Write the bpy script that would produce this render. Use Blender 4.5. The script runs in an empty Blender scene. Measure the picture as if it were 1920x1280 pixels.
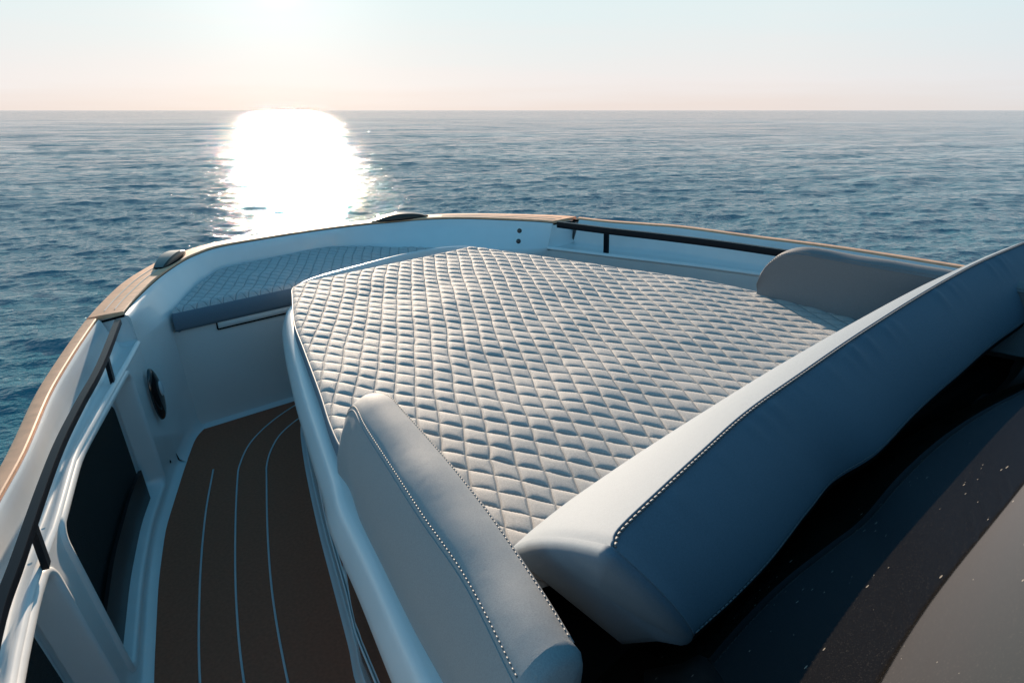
import bpy, math, random
import numpy as np
from mathutils import Matrix, Vector

random.seed(7); rng = np.random.default_rng(7)
SC = bpy.context.scene
COL = SC.collection

# ------------------------------------------------------------------ frame
# The boat is modelled in its own frame (X starboard, Y bow, Z up, metres,
# z=0 at the sunpad surface) and heeled/trimmed a few degrees on the water.
RB = np.array([[0.9981461777, -0.0017338688, -0.0608375016],
               [0.0, 0.9995941222, -0.0284884325],
               [0.0608622042, 0.0284356200, 0.9977410524]])
TB = np.array([0.0, 0.0, 1.22])            # water surface is world z = 0
B4 = Matrix([list(RB[0]) + [TB[0]], list(RB[1]) + [TB[1]], list(RB[2]) + [TB[2]], [0, 0, 0, 1]])
MC = np.array([[0.7918747030, 0.2515848898, -0.5564526018],
               [-0.6098965179, 0.2795627427, -0.7415328113],
               [-0.0309950351, 0.9265795789, 0.3748194121]])
CB = np.array([-1.580745, -1.261485, 0.940525])

# ------------------------------------------------------------------ camera
cw = RB @ CB + TB
cm = RB @ MC
cam = bpy.data.cameras.new('camera'); camo = bpy.data.objects.new('camera', cam); COL.objects.link(camo)
camo.matrix_world = Matrix([list(cm[0]) + [cw[0]], list(cm[1]) + [cw[1]], list(cm[2]) + [cw[2]], [0, 0, 0, 1]])
cam.sensor_width = 36; cam.lens = 1286.84 / 1920 * 36
cam.clip_start = 0.02; cam.clip_end = 30000
SC.camera = camo

# ------------------------------------------------------------------ light
SUN_AZ, SUN_EL = math.radians(20.4), math.radians(9.8)      # azimuth from +Y towards +X
sdir = Vector((math.sin(SUN_AZ) * math.cos(SUN_EL), math.cos(SUN_AZ) * math.cos(SUN_EL), math.sin(SUN_EL)))
world = bpy.data.worlds.new('World'); SC.world = world; world.use_nodes = True
wn = world.node_tree; wn.nodes.clear()
def wnode(t, **k):
    n = wn.nodes.new(t)
    for a, b in k.items(): setattr(n, a, b)
    return n
sky = wnode('ShaderNodeTexSky', sky_type='NISHITA', sun_disc=False, sun_elevation=SUN_EL, sun_rotation=SUN_AZ,
            altitude=0, air_density=1.0, dust_density=1.2, ozone_density=4.0)
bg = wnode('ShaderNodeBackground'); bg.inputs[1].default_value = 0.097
out = wnode('ShaderNodeOutputWorld')
# thin haze low over the sea and the bright aureole round the sun
tc = wnode('ShaderNodeTexCoord'); nrm = wnode('ShaderNodeVectorMath', operation='NORMALIZE')
dotn = wnode('ShaderNodeVectorMath', operation='DOT_PRODUCT'); dotn.inputs[1].default_value = sdir
wn.links.new(tc.outputs['Generated'], nrm.inputs[0]); wn.links.new(nrm.outputs[0], dotn.inputs[0])
def mth(op, a, b=None, clamp=False):
    n = wnode('ShaderNodeMath', operation=op); n.use_clamp = clamp
    for i, v in enumerate((a, b)):
        if v is None: continue
        if isinstance(v, (int, float)): n.inputs[i].default_value = v
        else: wn.links.new(v, n.inputs[i])
    return n.outputs[0]
d = mth('MAXIMUM', dotn.outputs['Value'], 0.0)
g1 = mth('MULTIPLY', mth('POWER', d, 3500.0), 9.0)
g2 = mth('MULTIPLY', mth('POWER', d, 160.0), .5)
glow = mth('ADD', g1, g2)
gcol = wnode('ShaderNodeMixRGB', blend_type='MULTIPLY'); gcol.inputs[0].default_value = 1
gcol.inputs[1].default_value = (1.0, 0.97, 0.93, 1); wn.links.new(glow, gcol.inputs[2])
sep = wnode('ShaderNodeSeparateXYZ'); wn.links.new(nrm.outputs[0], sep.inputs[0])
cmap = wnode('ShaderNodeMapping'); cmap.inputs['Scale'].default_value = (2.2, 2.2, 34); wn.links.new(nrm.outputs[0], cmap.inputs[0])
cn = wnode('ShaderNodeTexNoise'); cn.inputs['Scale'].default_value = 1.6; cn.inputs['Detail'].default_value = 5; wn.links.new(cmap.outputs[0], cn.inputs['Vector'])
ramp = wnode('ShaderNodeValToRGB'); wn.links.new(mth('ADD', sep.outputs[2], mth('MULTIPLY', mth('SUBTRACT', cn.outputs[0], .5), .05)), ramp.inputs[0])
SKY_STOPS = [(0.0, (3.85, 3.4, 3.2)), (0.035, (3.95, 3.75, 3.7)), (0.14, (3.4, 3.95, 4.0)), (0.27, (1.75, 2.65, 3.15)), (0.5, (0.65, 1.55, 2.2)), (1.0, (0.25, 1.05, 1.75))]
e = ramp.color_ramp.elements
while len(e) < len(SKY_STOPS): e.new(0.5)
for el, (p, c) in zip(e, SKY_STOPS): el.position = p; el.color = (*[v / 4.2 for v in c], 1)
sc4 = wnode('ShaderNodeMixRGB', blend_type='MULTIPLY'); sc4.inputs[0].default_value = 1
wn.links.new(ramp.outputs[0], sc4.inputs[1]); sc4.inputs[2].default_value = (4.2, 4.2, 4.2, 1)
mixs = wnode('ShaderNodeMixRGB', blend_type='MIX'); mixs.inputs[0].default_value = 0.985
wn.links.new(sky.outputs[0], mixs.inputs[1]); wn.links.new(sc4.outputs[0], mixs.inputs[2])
addg = wnode('ShaderNodeMixRGB', blend_type='ADD'); addg.inputs[0].default_value = 1
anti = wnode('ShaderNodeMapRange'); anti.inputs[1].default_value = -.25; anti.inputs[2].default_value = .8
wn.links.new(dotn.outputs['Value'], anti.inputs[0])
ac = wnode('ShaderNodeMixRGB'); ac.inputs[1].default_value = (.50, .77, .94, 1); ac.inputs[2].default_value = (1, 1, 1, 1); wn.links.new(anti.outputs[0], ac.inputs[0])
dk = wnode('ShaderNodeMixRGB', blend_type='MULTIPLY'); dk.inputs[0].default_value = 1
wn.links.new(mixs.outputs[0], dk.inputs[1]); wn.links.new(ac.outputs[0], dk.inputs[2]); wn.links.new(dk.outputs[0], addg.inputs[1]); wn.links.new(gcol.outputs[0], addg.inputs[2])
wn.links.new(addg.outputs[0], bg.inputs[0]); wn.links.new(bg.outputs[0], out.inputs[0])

sl = bpy.data.lights.new('sun', 'SUN'); sl.energy = 4.5; sl.angle = math.radians(0.6); sl.color = (1.0, 0.80, 0.61)
so = bpy.data.objects.new('sun', sl); COL.objects.link(so)
so.rotation_euler = sdir.to_track_quat('Z', 'Y').to_euler(); so.location = (0, 0, 30)
SC.view_settings.view_transform = 'Standard'; SC.view_settings.look = 'None'
SC.view_settings.exposure = 1.2; SC.view_settings.gamma = 1

# ------------------------------------------------------------------ materials
def mat(name, base, rough=0.5, metal=0.0, spec=0.5, coat=0.0, sheen=0.0, bump=None, var=None, ior=None, coatr=0.05):
    """bump: list of (scale, strength, distance, detail); var: (scale, amount)"""
    m = bpy.data.materials.new(name); m.use_nodes = True; nt = m.node_tree
    p = nt.nodes['Principled BSDF']
    p.inputs['Base Color'].default_value = (*base, 1); p.inputs['Roughness'].default_value = rough
    p.inputs['Metallic'].default_value = metal; p.inputs['Specular IOR Level'].default_value = spec
    p.inputs['Coat Weight'].default_value = coat; p.inputs['Coat Roughness'].default_value = coatr
    p.inputs['Sheen Weight'].default_value = sheen
    if ior: p.inputs['IOR'].default_value = ior
    t = nt.nodes.new('ShaderNodeTexCoord')
    if var:
        n = nt.nodes.new('ShaderNodeTexNoise'); n.inputs['Scale'].default_value = var[0]; n.inputs['Detail'].default_value = 6
        nt.links.new(t.outputs['Object'], n.inputs['Vector'])
        mr = nt.nodes.new('ShaderNodeMapRange'); mr.inputs[1].default_value = .3; mr.inputs[2].default_value = .7
        mr.inputs[3].default_value = 1 - var[1]; mr.inputs[4].default_value = 1 + var[1]
        nt.links.new(n.outputs[0], mr.inputs[0])
        mx = nt.nodes.new('ShaderNodeMixRGB'); mx.blend_type = 'MULTIPLY'; mx.inputs[0].default_value = 1
        mx.inputs[1].default_value = (*base, 1); nt.links.new(mr.outputs[0], mx.inputs[2]); nt.links.new(mx.outputs[0], p.inputs['Base Color'])
    prev = None
    for (s, st, dist, det) in (bump or []):
        n = nt.nodes.new('ShaderNodeTexNoise'); n.inputs['Scale'].default_value = s; n.inputs['Detail'].default_value = det
        nt.links.new(t.outputs['Object'], n.inputs['Vector'])
        b = nt.nodes.new('ShaderNodeBump'); b.inputs['Strength'].default_value = st; b.inputs['Distance'].default_value = dist
        nt.links.new(n.outputs[0], b.inputs['Height'])
        if prev: nt.links.new(prev.outputs[0], b.inputs['Normal'])
        prev = b
    if prev: nt.links.new(prev.outputs[0], p.inputs['Normal'])
    return m

M = {}
M['gelcoat'] = mat('gelcoat', (.82, .82, .81), .28, spec=.5, coat=.35, bump=[(6, .25, .004, 2)], var=(9, .02))
M['gelcoat_side'] = mat('gelcoat_side', (.78, .78, .77), .16, spec=.5, coat=.5, bump=[(5, .2, .003, 2)])
M['console_side'] = mat('console_side', (.15, .125, .11), .12, spec=.5, coat=.3)
M['teak'] = mat('teak', (.82, .46, .28), .55, spec=.3, bump=[(400, .3, .001, 3)], var=(30, .12))
M['caulk'] = mat('caulk', (.52, .50, .47), .7)
M['deck_teak'] = mat('deck_teak', (.40, .138, .080), .8, spec=.12, bump=[(300, .35, .001, 4)], var=(90, .10))
M['deck_line'] = mat('deck_line', (.62, .62, .62), .6)
M['rubber'] = mat('rubber', (.006, .006, .006), .8, spec=.1)
M['black_metal'] = mat('black_metal', (.005, .008, .013), .28, spec=.15, bump=[(900, .15, .0005, 2)])
M['steel'] = mat('steel', (.22, .215, .21), .3, metal=1.0)
M['dark_steel'] = mat('dark_steel', (.06, .055, .05), .35, metal=.6)
M['black_plastic'] = mat('black_plastic', (.006, .006, .008), .12, spec=.6, coat=.6)
M['grey_lens'] = mat('grey_lens', (.70, .72, .74), .25)
M['retainer'] = mat('retainer', (.010, .010, .011), .35, spec=.4)
M['carpet'] = mat('carpet', (.012, .011, .009), .95, sheen=.05, bump=[(350, 1.0, .01, 6)], var=(200, .6))
M['black_glass'] = mat('black_glass', (.006, .006, .007), .04, spec=.6, coat=1.0, coatr=.02)
M['vinyl'] = mat('vinyl', (.155, .208, .262), .74, spec=.25, sheen=.05, bump=[(700, .3, .0010, 3), (28, .16, .003, 2), (7, .12, .006, 1)], var=(320, .07))
M['sunlit_vinyl'] = mat('sunlit_vinyl', (.33, .345, .355), .74, spec=.25, sheen=.05, bump=[(700, .3, .0010, 3), (28, .16, .003, 2), (7, .12, .006, 1)], var=(420, .12))  # bolster vinyl made lighter: sunlight on the port side put into the colour
M['shaded_vinyl'] = mat('shaded_vinyl', (.20, .205, .215), .74, spec=.25, sheen=.05, bump=[(700, .3, .0010, 3), (28, .16, .003, 2), (7, .12, .006, 1)], var=(420, .12))  # same bolster vinyl made darker: starboard shade put into the colour
M['thread'] = mat('thread', (.19, .20, .21), .6)
M['piping'] = mat('piping', (.42, .41, .40), .55)

def fabric(name, base, seam_col, w=.035):
    m = mat(name, base, .72, spec=.25, sheen=.3, bump=[(1400, .6, .0012, 2), (180, .35, .0012, 3)], var=(260, .16))
    nt = m.node_tree; p = nt.nodes['Principled BSDF']
    uv = nt.nodes.new('ShaderNodeUVMap'); uv.uv_map = 'UVMap'
    sp = nt.nodes.new('ShaderNodeSeparateXYZ'); nt.links.new(uv.outputs[0], sp.inputs[0])
    def mt(op, a, b=None):
        n = nt.nodes.new('ShaderNodeMath'); n.operation = op
        for i, v in enumerate((a, b)):
            if v is None: continue
            if isinstance(v, (int, float)): n.inputs[i].default_value = v
            else: nt.links.new(v, n.inputs[i])
        return n.outputs[0]
    ds = []
    for k in (0, 1):
        f = mt('FRACT', mt('ADD', sp.outputs[k], 100.5)); ds.append(mt('ABSOLUTE', mt('SUBTRACT', f, .5)))
    dm = mt('MINIMUM', ds[0], ds[1])
    mr = nt.nodes.new('ShaderNodeMapRange'); mr.inputs[1].default_value = w * .35; mr.inputs[2].default_value = w
    mr.inputs[3].default_value = 1; mr.inputs[4].default_value = 0; nt.links.new(dm, mr.inputs[0])
    old = p.inputs['Base Color'].links[0].from_socket
    mx = nt.nodes.new('ShaderNodeMixRGB'); nt.links.new(mr.outputs[0], mx.inputs[0]); nt.links.new(old, mx.inputs[1])
    mx.inputs[2].default_value = (*seam_col, 1); nt.links.new(mx.outputs[0], p.inputs['Base Color'])
    gr = nt.nodes.new('ShaderNodeMapRange'); gr.inputs[1].default_value = 0; gr.inputs[2].default_value = .09; gr.interpolation_type = 'SMOOTHSTEP'
    nt.links.new(dm, gr.inputs[0])
    b = nt.nodes.new('ShaderNodeBump'); b.inputs['Strength'].default_value = .8; b.inputs['Distance'].default_value = .004
    nt.links.new(gr.outputs[0], b.inputs['Height'])
    lastb = p.inputs['Normal'].links[0].from_node
    first = lastb
    while first.inputs['Normal'].links: first = first.inputs['Normal'].links[0].from_node
    nt.links.new(b.outputs[0], first.inputs['Normal'])
    return m
M['pad_fabric'] = fabric('pad_fabric', (.42, .405, .39), (.13, .125, .12), .018)
M['bow_fabric'] = fabric('bow_fabric', (.50, .50, .50), (.20, .21, .23), .03)

# windshield: near black glass with dried salt spray on it
m = mat('windshield_glass', (.008, .008, .009), .025, spec=.5, coat=.0)
nt = m.node_tree; p = nt.nodes['Principled BSDF']
t = nt.nodes.new('ShaderNodeTexCoord'); mp = nt.nodes.new('ShaderNodeMapping'); mp.inputs['Scale'].default_value = (.45, 1.2, 1.2); mp.inputs['Rotation'].default_value = (0, 0, .35)
nt.links.new(t.outputs['Object'], mp.inputs[0])
v = nt.nodes.new('ShaderNodeTexVoronoi'); v.inputs['Scale'].default_value = 55; v.inputs['Randomness'].default_value = 1
nt.links.new(mp.outputs[0], v.inputs['Vector'])
n2 = nt.nodes.new('ShaderNodeTexNoise'); n2.inputs['Scale'].default_value = 9; nt.links.new(t.outputs['Object'], n2.inputs['Vector'])
mr = nt.nodes.new('ShaderNodeMapRange'); mr.inputs[1].default_value = .35; mr.inputs[2].default_value = .75; mr.inputs[3].default_value = .0; mr.inputs[4].default_value = .14
nt.links.new(n2.outputs[0], mr.inputs[0])
lt = nt.nodes.new('ShaderNodeMath'); lt.operation = 'LESS_THAN'; nt.links.new(v.outputs['Distance'], lt.inputs[0]); nt.links.new(mr.outputs[0], lt.inputs[1])
n3 = nt.nodes.new('ShaderNodeTexNoise'); n3.inputs['Scale'].default_value = 500; n3.inputs['Detail'].default_value = 2; nt.links.new(t.outputs['Object'], n3.inputs['Vector'])
m3 = nt.nodes.new('ShaderNodeMapRange'); m3.inputs[1].default_value = .6; m3.inputs[2].default_value = .8; m3.inputs[4].default_value = .16; nt.links.new(n3.outputs[0], m3.inputs[0])
sm = nt.nodes.new('ShaderNodeMath'); sm.operation = 'MAXIMUM'; nt.links.new(lt.outputs[0], sm.inputs[0]); nt.links.new(m3.outputs[0], sm.inputs[1])
mx = nt.nodes.new('ShaderNodeMixRGB'); mx.inputs[1].default_value = (.007, .006, .005, 1); mx.inputs[2].default_value = (.22, .20, .17, 1)
nt.links.new(sm.outputs[0], mx.inputs[0]); nt.links.new(mx.outputs[0], p.inputs['Base Color'])
M['windshield'] = m

# water
m = bpy.data.materials.new('sea_water'); m.use_nodes = True; nt = m.node_tree; p = nt.nodes['Principled BSDF']
p.inputs['Base Color'].default_value = (.024, .150, .205, 1); p.inputs['Roughness'].default_value = .10
p.inputs['IOR'].default_value = 1.333; p.inputs['Specular IOR Level'].default_value = .23
t = nt.nodes.new('ShaderNodeTexCoord'); at = nt.nodes.new('ShaderNodeAttribute'); at.attribute_name = 'far'
prev = None
for (s, dist, st, far, sx) in ((2.4, .12, 1, True, .35), (.30, .62, 1, True, .3), (.05, 1.8, .8, True, .35), (5, .045, 1, False, .75), (14, .020, 1, False, .8), (40, .0035, .9, False, .7)):
    mp = nt.nodes.new('ShaderNodeMapping'); mp.vector_type = 'TEXTURE'; mp.inputs['Scale'].default_value = (1 / sx, 1, 1); mp.inputs['Rotation'].default_value = (0, 0, -.35 + (.12 if s == 5 else -.1 if s == 14 else 0))
    nt.links.new(t.outputs['Object'], mp.inputs[0])
    n = nt.nodes.new('ShaderNodeTexNoise'); n.inputs['Scale'].default_value = s; n.inputs['Detail'].default_value = 4; n.inputs['Roughness'].default_value = .6
    nt.links.new(mp.outputs[0], n.inputs['Vector'])
    b = nt.nodes.new('ShaderNodeBump'); b.inputs['Strength'].default_value = st; b.inputs['Distance'].default_value = dist
    if far: nt.links.new(at.outputs['Fac'], b.inputs['Strength'])
    nt.links.new(n.outputs[0], b.inputs['Height'])
    if prev: nt.links.new(prev.outputs[0], b.inputs['Normal'])
    prev = b
nt.links.new(prev.outputs[0], p.inputs['Normal'])
rr = nt.nodes.new('ShaderNodeMapRange'); rr.inputs[3].default_value = .04; rr.inputs[4].default_value = .045; nt.links.new(at.outputs['Fac'], rr.inputs[0]); nt.links.new(rr.outputs[0], p.inputs['Roughness'])
M['water'] = m

# ------------------------------------------------------------------ mesh helpers
class MB:
    def __init__(s): s.v = []; s.f = []; s.uv = None
    def add(s, vs, fs):
        o = len(s.v); s.v += [tuple(map(float, q)) for q in vs]; s.f += [tuple(i + o for i in f) for f in fs]; return s
    def grid(s, P, closed_u=False, closed_v=False):
        P = np.asarray(P, float); a, b = P.shape[:2]
        fs = []
        for i in range(a if closed_u else a - 1):
            for j in range(b if closed_v else b - 1):
                i2, j2 = (i + 1) % a, (j + 1) % b
                fs.append((i * b + j, i2 * b + j, i2 * b + j2, i * b + j2))
        return s.add(P.reshape(-1, 3), fs)
    def cap(s, ring): n = len(ring); return s.add(ring, [tuple(range(n))])
    def box(s, c, d, ax=None):
        c = np.array(c, float); ax = np.eye(3) if ax is None else np.array(ax, float); h = np.array(d, float) / 2
        vs = [c + ax[0] * h[0] * a + ax[1] * h[1] * b + ax[2] * h[2] * e2 for a in (-1, 1) for b in (-1, 1) for e2 in (-1, 1)]
        return s.add(vs, [(0, 1, 3, 2), (4, 6, 7, 5), (0, 4, 5, 1), (2, 3, 7, 6), (0, 2, 6, 4), (1, 5, 7, 3)])
    def tube(s, path, r, n=8, capped=True):
        P = np.asarray(path, float); T = np.gradient(P, axis=0); T /= np.linalg.norm(T, axis=1)[:, None] + 1e-12
        up = np.array([0, 0, 1.]); rings = []
        for q, t in zip(P, T):
            u = up if abs(t @ up) < .95 else np.array([1., 0, 0])
            a = np.cross(t, u); a /= np.linalg.norm(a); b = np.cross(a, t)
            rings.append([q + r * (math.cos(k * 2 * math.pi / n) * a + math.sin(k * 2 * math.pi / n) * b) for k in range(n)])
        s.grid(rings, closed_v=True)
        if capped: s.cap(rings[0][::-1]); s.cap(rings[-1])
        return s

def cr(pts, n=8):
    """Catmull-Rom through the points"""
    P = np.asarray(pts, float); P2 = np.vstack([2 * P[0] - P[1], P, 2 * P[-1] - P[-2]]); o = []
    for i in range(1, len(P2) - 2):
        for k in range(n):
            t = k / n; a, b, c, d_ = P2[i - 1:i + 3]
            o.append(.5 * (2 * b + (c - a) * t + (2 * a - 5 * b + 4 * c - d_) * t * t + (-a + 3 * b - 3 * c + d_) * t ** 3))
    o.append(P[-1]); return np.array(o)
def rs(path, n):
    P = np.asarray(path, float); L = np.r_[0, np.cumsum(np.linalg.norm(np.diff(P, axis=0), axis=1))]
    t = np.linspace(0, L[-1], n); return np.stack([np.interp(t, L, P[:, k]) for k in range(P.shape[1])], 1)
def xy(path, z): P = np.asarray(path, float); return np.c_[P[:, :2], np.full(len(P), z)]

def tagit(o, label, cat=None, group=None, kind=None):
    if label: o['label'] = label
    if cat: o['category'] = cat
    if group: o['group'] = group
    if kind: o['kind'] = kind
def root(name, label, cat, base=(0, 0, 0), group=None):
    o = bpy.data.objects.new(name, None); COL.objects.link(o); o.empty_display_size = .1
    o.matrix_world = B4 @ Matrix.Translation(base); o['base'] = list(map(float, base)); tagit(o, label, cat, group); return o
def part(name, mb, material, parent, smooth=True, bevel=None, label=None, auto=None, base=None):
    pb = base if base is not None else (parent.get('base') if parent is not None else None)
    pb = list(pb) if pb is not None else [0, 0, 0]
    me = bpy.data.meshes.new(name)
    vs = np.array(mb.v) - np.array(pb)
    me.from_pydata([tuple(q) for q in vs], [], mb.f)
    if mb.uv is not None:
        ul = me.uv_layers.new(name='UVMap'); idx = np.zeros(len(me.loops), np.int32); me.loops.foreach_get('vertex_index', idx)
        ul.data.foreach_set('uv', np.asarray(mb.uv, np.float32)[idx].ravel())
    me.materials.append(M[material] if isinstance(material, str) else material)
    import bmesh
    bm = bmesh.new(); bm.from_mesh(me)
    if mb.uv is None: bmesh.ops.remove_doubles(bm, verts=bm.verts, dist=1e-5)
    bmesh.ops.recalc_face_normals(bm, faces=bm.faces); bm.to_mesh(me); bm.free()
    if smooth: me.polygons.foreach_set('use_smooth', [True] * len(me.polygons))
    o = bpy.data.objects.new(name, me); COL.objects.link(o)
    if parent is not None: o.parent = parent
    else: o.matrix_world = B4
    o['base'] = pb
    if bevel:
        md = o.modifiers.new('bevel', 'BEVEL'); md.width = bevel[0]; md.segments = bevel[1]; md.limit_method = 'ANGLE'; md.angle_limit = math.radians(35)
    if auto and smooth:
        me.set_sharp_from_angle(angle=math.radians(auto))
    if label: o['label'] = label
    return o

# ------------------------------------------------------------------ boat
boat = root('motor_boat', 'white motor boat bow deck with teak trim, floating on open sea', 'boat')

# outer sheer line, port to starboard round the bow
O_port = [(-1.93, -2.6), (-1.92, -1.4), (-1.90, -.4), (-1.83, .3), (-1.70, .78), (-1.607, 1.157), (-1.513, 1.461), (-1.429, 1.709), (-1.372, 1.87)]
O_bow = [(-1.372, 1.87), (-1.28, 2.09), (-1.15, 2.36), (-.98, 2.60), (-.84, 2.74), (-.62, 2.86), (-.38, 2.872), (-.12, 2.86), (.11, 2.82), (.337, 2.765), (.65, 2.66), (.88, 2.496), (1.08, 2.27), (1.255, 2.03), (1.325, 1.90)]
O_stb = [(1.325, 1.90), (1.39, 1.686), (1.50, 1.45), (1.586, 1.25), (1.67, .83), (1.747, .50), (1.79, .2), (1.84, -.4), (1.88, -1.4), (1.90, -2.6)]
Op, Obw, Os = cr(O_port, 8), cr(O_bow, 8), cr(O_stb, 8)
I_bow = [(-1.243, 1.86), (-1.16, 2.05), (-1.01, 2.337), (-.853, 2.57), (-.74, 2.69), (-.60, 2.775), (-.36, 2.785), (-.11, 2.775), (.10, 2.745), (.31, 2.69), (.60, 2.575), (.80, 2.42), (.965, 2.20), (1.09, 2.00), (1.135, 1.90)]
Ibw = cr(I_bow, 8)
def inset(P, w):
    T = np.gradient(P, axis=0); T /= np.linalg.norm(T, axis=1)[:, None]; N = np.c_[T[:, 1], -T[:, 0]]
    return P + N * w
TH = .018; ZT = .042
def cap_section(Oa, Ia):
    mb = MB(); rows = []
    for o_, i_ in zip(Oa, Ia):
        n = (i_ - o_); n = n / np.linalg.norm(n)
        rows.append([(*(o_ - n * .004), ZT - TH), (*(o_ - n * .004), ZT - .004), (*(o_ + n * .003), ZT), (*(i_ - n * .003), ZT), (*(i_), ZT - .003), (*(i_), ZT - TH)])
    mb.grid(rows, closed_v=True); mb.cap([rows[0][k] for k in range(6)]); mb.cap([rows[-1][k] for k in range(6)][::-1]); return mb
capo = part('cap_rail', cap_section(Obw, Ibw), 'teak', boat, auto=40, label='wide teak cap rail round the bow')
Ips, Iss = inset(Op, .036), inset(Os, .036)
part('cap_rail', cap_section(Op[:-1], Ips[:-1]), 'teak', boat, auto=40, label='narrow teak strip outboard of the port handrail')
part('cap_rail', cap_section(Os[1:], Iss[1:]), 'teak', boat, auto=40, label='narrow teak strip outboard of the starboard handrail')
# dark joint under the teak; the black strip also draws its shadow line
mb = MB()
for Pth in (Ibw, Ips, Iss):
    Q = inset(Pth, .0025); mb.grid([[(*q, ZT - TH - .006), (*q, ZT - .010)] for q in Q])
for s_, (a, b) in ((0, (Ips[-2], Ibw[0])), (1, (Iss[1], Ibw[-1]))):
    yy = -.003; mb.add([(a[0], a[1] + yy, ZT - .024), (b[0], b[1] + yy, ZT - .024), (b[0], b[1] + yy, ZT - .014), (a[0], a[1] + yy, ZT - .014)], [(0, 1, 2, 3)])
part('joint_shadow_line', mb, 'rubber', boat)
# pale caulking lines in the teak
def ribbon(P, w, z, mb=None, th=.0015):
    mb = mb or MB(); P = np.asarray(P, float); T = np.gradient(P, axis=0); T /= np.linalg.norm(T, axis=1)[:, None]; N = np.c_[T[:, 1], -T[:, 0]]
    zz = z if np.ndim(z) else np.full(len(P), z)
    L, R_ = P + N * w / 2, P - N * w / 2
    return mb.grid([[(*l, a - th), (*l, a), (*r, a), (*r, a - th)] for l, r, a in zip(L, R_, zz)])
nb = len(Obw)
for fr in (.36, .66):
    mid = Obw * (1 - fr) + Ibw * fr
    for a, b in ((2, 22), (52, 66), (84, nb - 3)):
        part('caulk_line', ribbon(mid[a:b], .005, ZT + .0012), 'caulk', capo)


# ---- side bulwarks with recess tray, lip, wall and locker openings (port = -1, starboard = +1)
Yt = [-2.6, -1.5, -.5, .08, .36, .555, .965, 1.4, 1.7, 1.85]; Xt = [-1.90, -1.88, -1.83, -1.769, -1.713, -1.654, -1.556, -1.386, -1.27, -1.215]
Xt_s = [-1.80, -1.78, -1.70, -1.60, -1.545, -1.50, -1.37, -1.20, -1.09, -1.035]
Yb = [-2.6, -1.5, -.3, .2, .608, 1.037, 1.343, 1.546, 1.783, 1.85]; Xb = [-1.84, -1.80, -1.73, -1.66, -1.577, -1.474, -1.385, -1.302, -1.205, -1.175]
def smooth_interp(x, X_, Y_):
    X_, Y_ = np.array(X_), np.array(Y_); t = np.linspace(X_[0], X_[-1], 400); y = np.interp(t, X_, Y_)
    k = np.hanning(25); k /= k.sum(); yp = np.r_[2 * y[0] - y[12:0:-1], y, 2 * y[-1] - y[-2:-14:-1]]; y = np.convolve(yp, k, 'valid')
    return np.interp(x, t, y)
def wallx(side, y, z):
    top = smooth_interp(y, Yt, Xt if side < 0 else Xt_s); bot = smooth_interp(y, Yb, Xb)
    if side > 0: bot = bot + .10
    t = (-.1 - z) / .6
    return -side * ((1 - t) * top + t * bot)
# lower edge of the inner bow wall and its foot on the deck
L_bow = [(float(wallx(-1, 1.84, -.1)), 1.84), (-1.10, 2.02), (-.97, 2.22), (-.80, 2.50), (-.71, 2.62), (-.60, 2.72), (-.34, 2.74), (-.10, 2.735), (.075, 2.71), (.26, 2.58), (.42, 2.40), (.60, 2.22), (.78, 2.05), (.93, 1.90), (float(wallx(1, 1.84, -.1)), 1.84)]
D_bow = [(float(wallx(-1, 1.84, -.7)), 1.84), (-1.08, 2.05), (-.95, 2.20), (-.78, 2.45), (-.70, 2.55), (-.58, 2.62), (-.32, 2.64), (-.10, 2.63), (.05, 2.60), (.22, 2.48), (.38, 2.32), (.55, 2.15), (.72, 1.98), (.88, 1.84), (float(wallx(1, 1.84, -.7)), 1.84)]
Lb, Db = cr(L_bow, 8), cr(D_bow, 8)
rows = []
for i_, l_, d_ in zip(Ibw, Lb, Db):
    n = l_ - i_; n = n / (np.linalg.norm(n) + 1e-9)
    p0 = np.array([*i_, ZT - .012]); p1 = np.array([*(i_ + n * .016), .022]); p2 = np.array([*(i_ + n * .024), .010])
    p3 = np.array([*l_, -.10]); p3b = p2 + (p3 - p2) * .25 ; p3c = p2 + (p3 - p2) * .95
    r = [p0, p1, p2, p3b, p3c, p3]
    for t in (.04, .3, .6, .9): r.append(np.array([*(l_ * (1 - t) + d_ * t), -.10 - .6 * t]))
    dn = d_ - l_; dn = n
    r.append(np.array([*(d_ + n * .008), -.685])); r.append(np.array([*(d_ + n * .035), -.6985]))
    rows.append(r)
bow_rows = rows
bul = part('bow_bulwark', MB().grid(rows), 'gelcoat', boat, label='white moulded inner wall of the bow')

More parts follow.
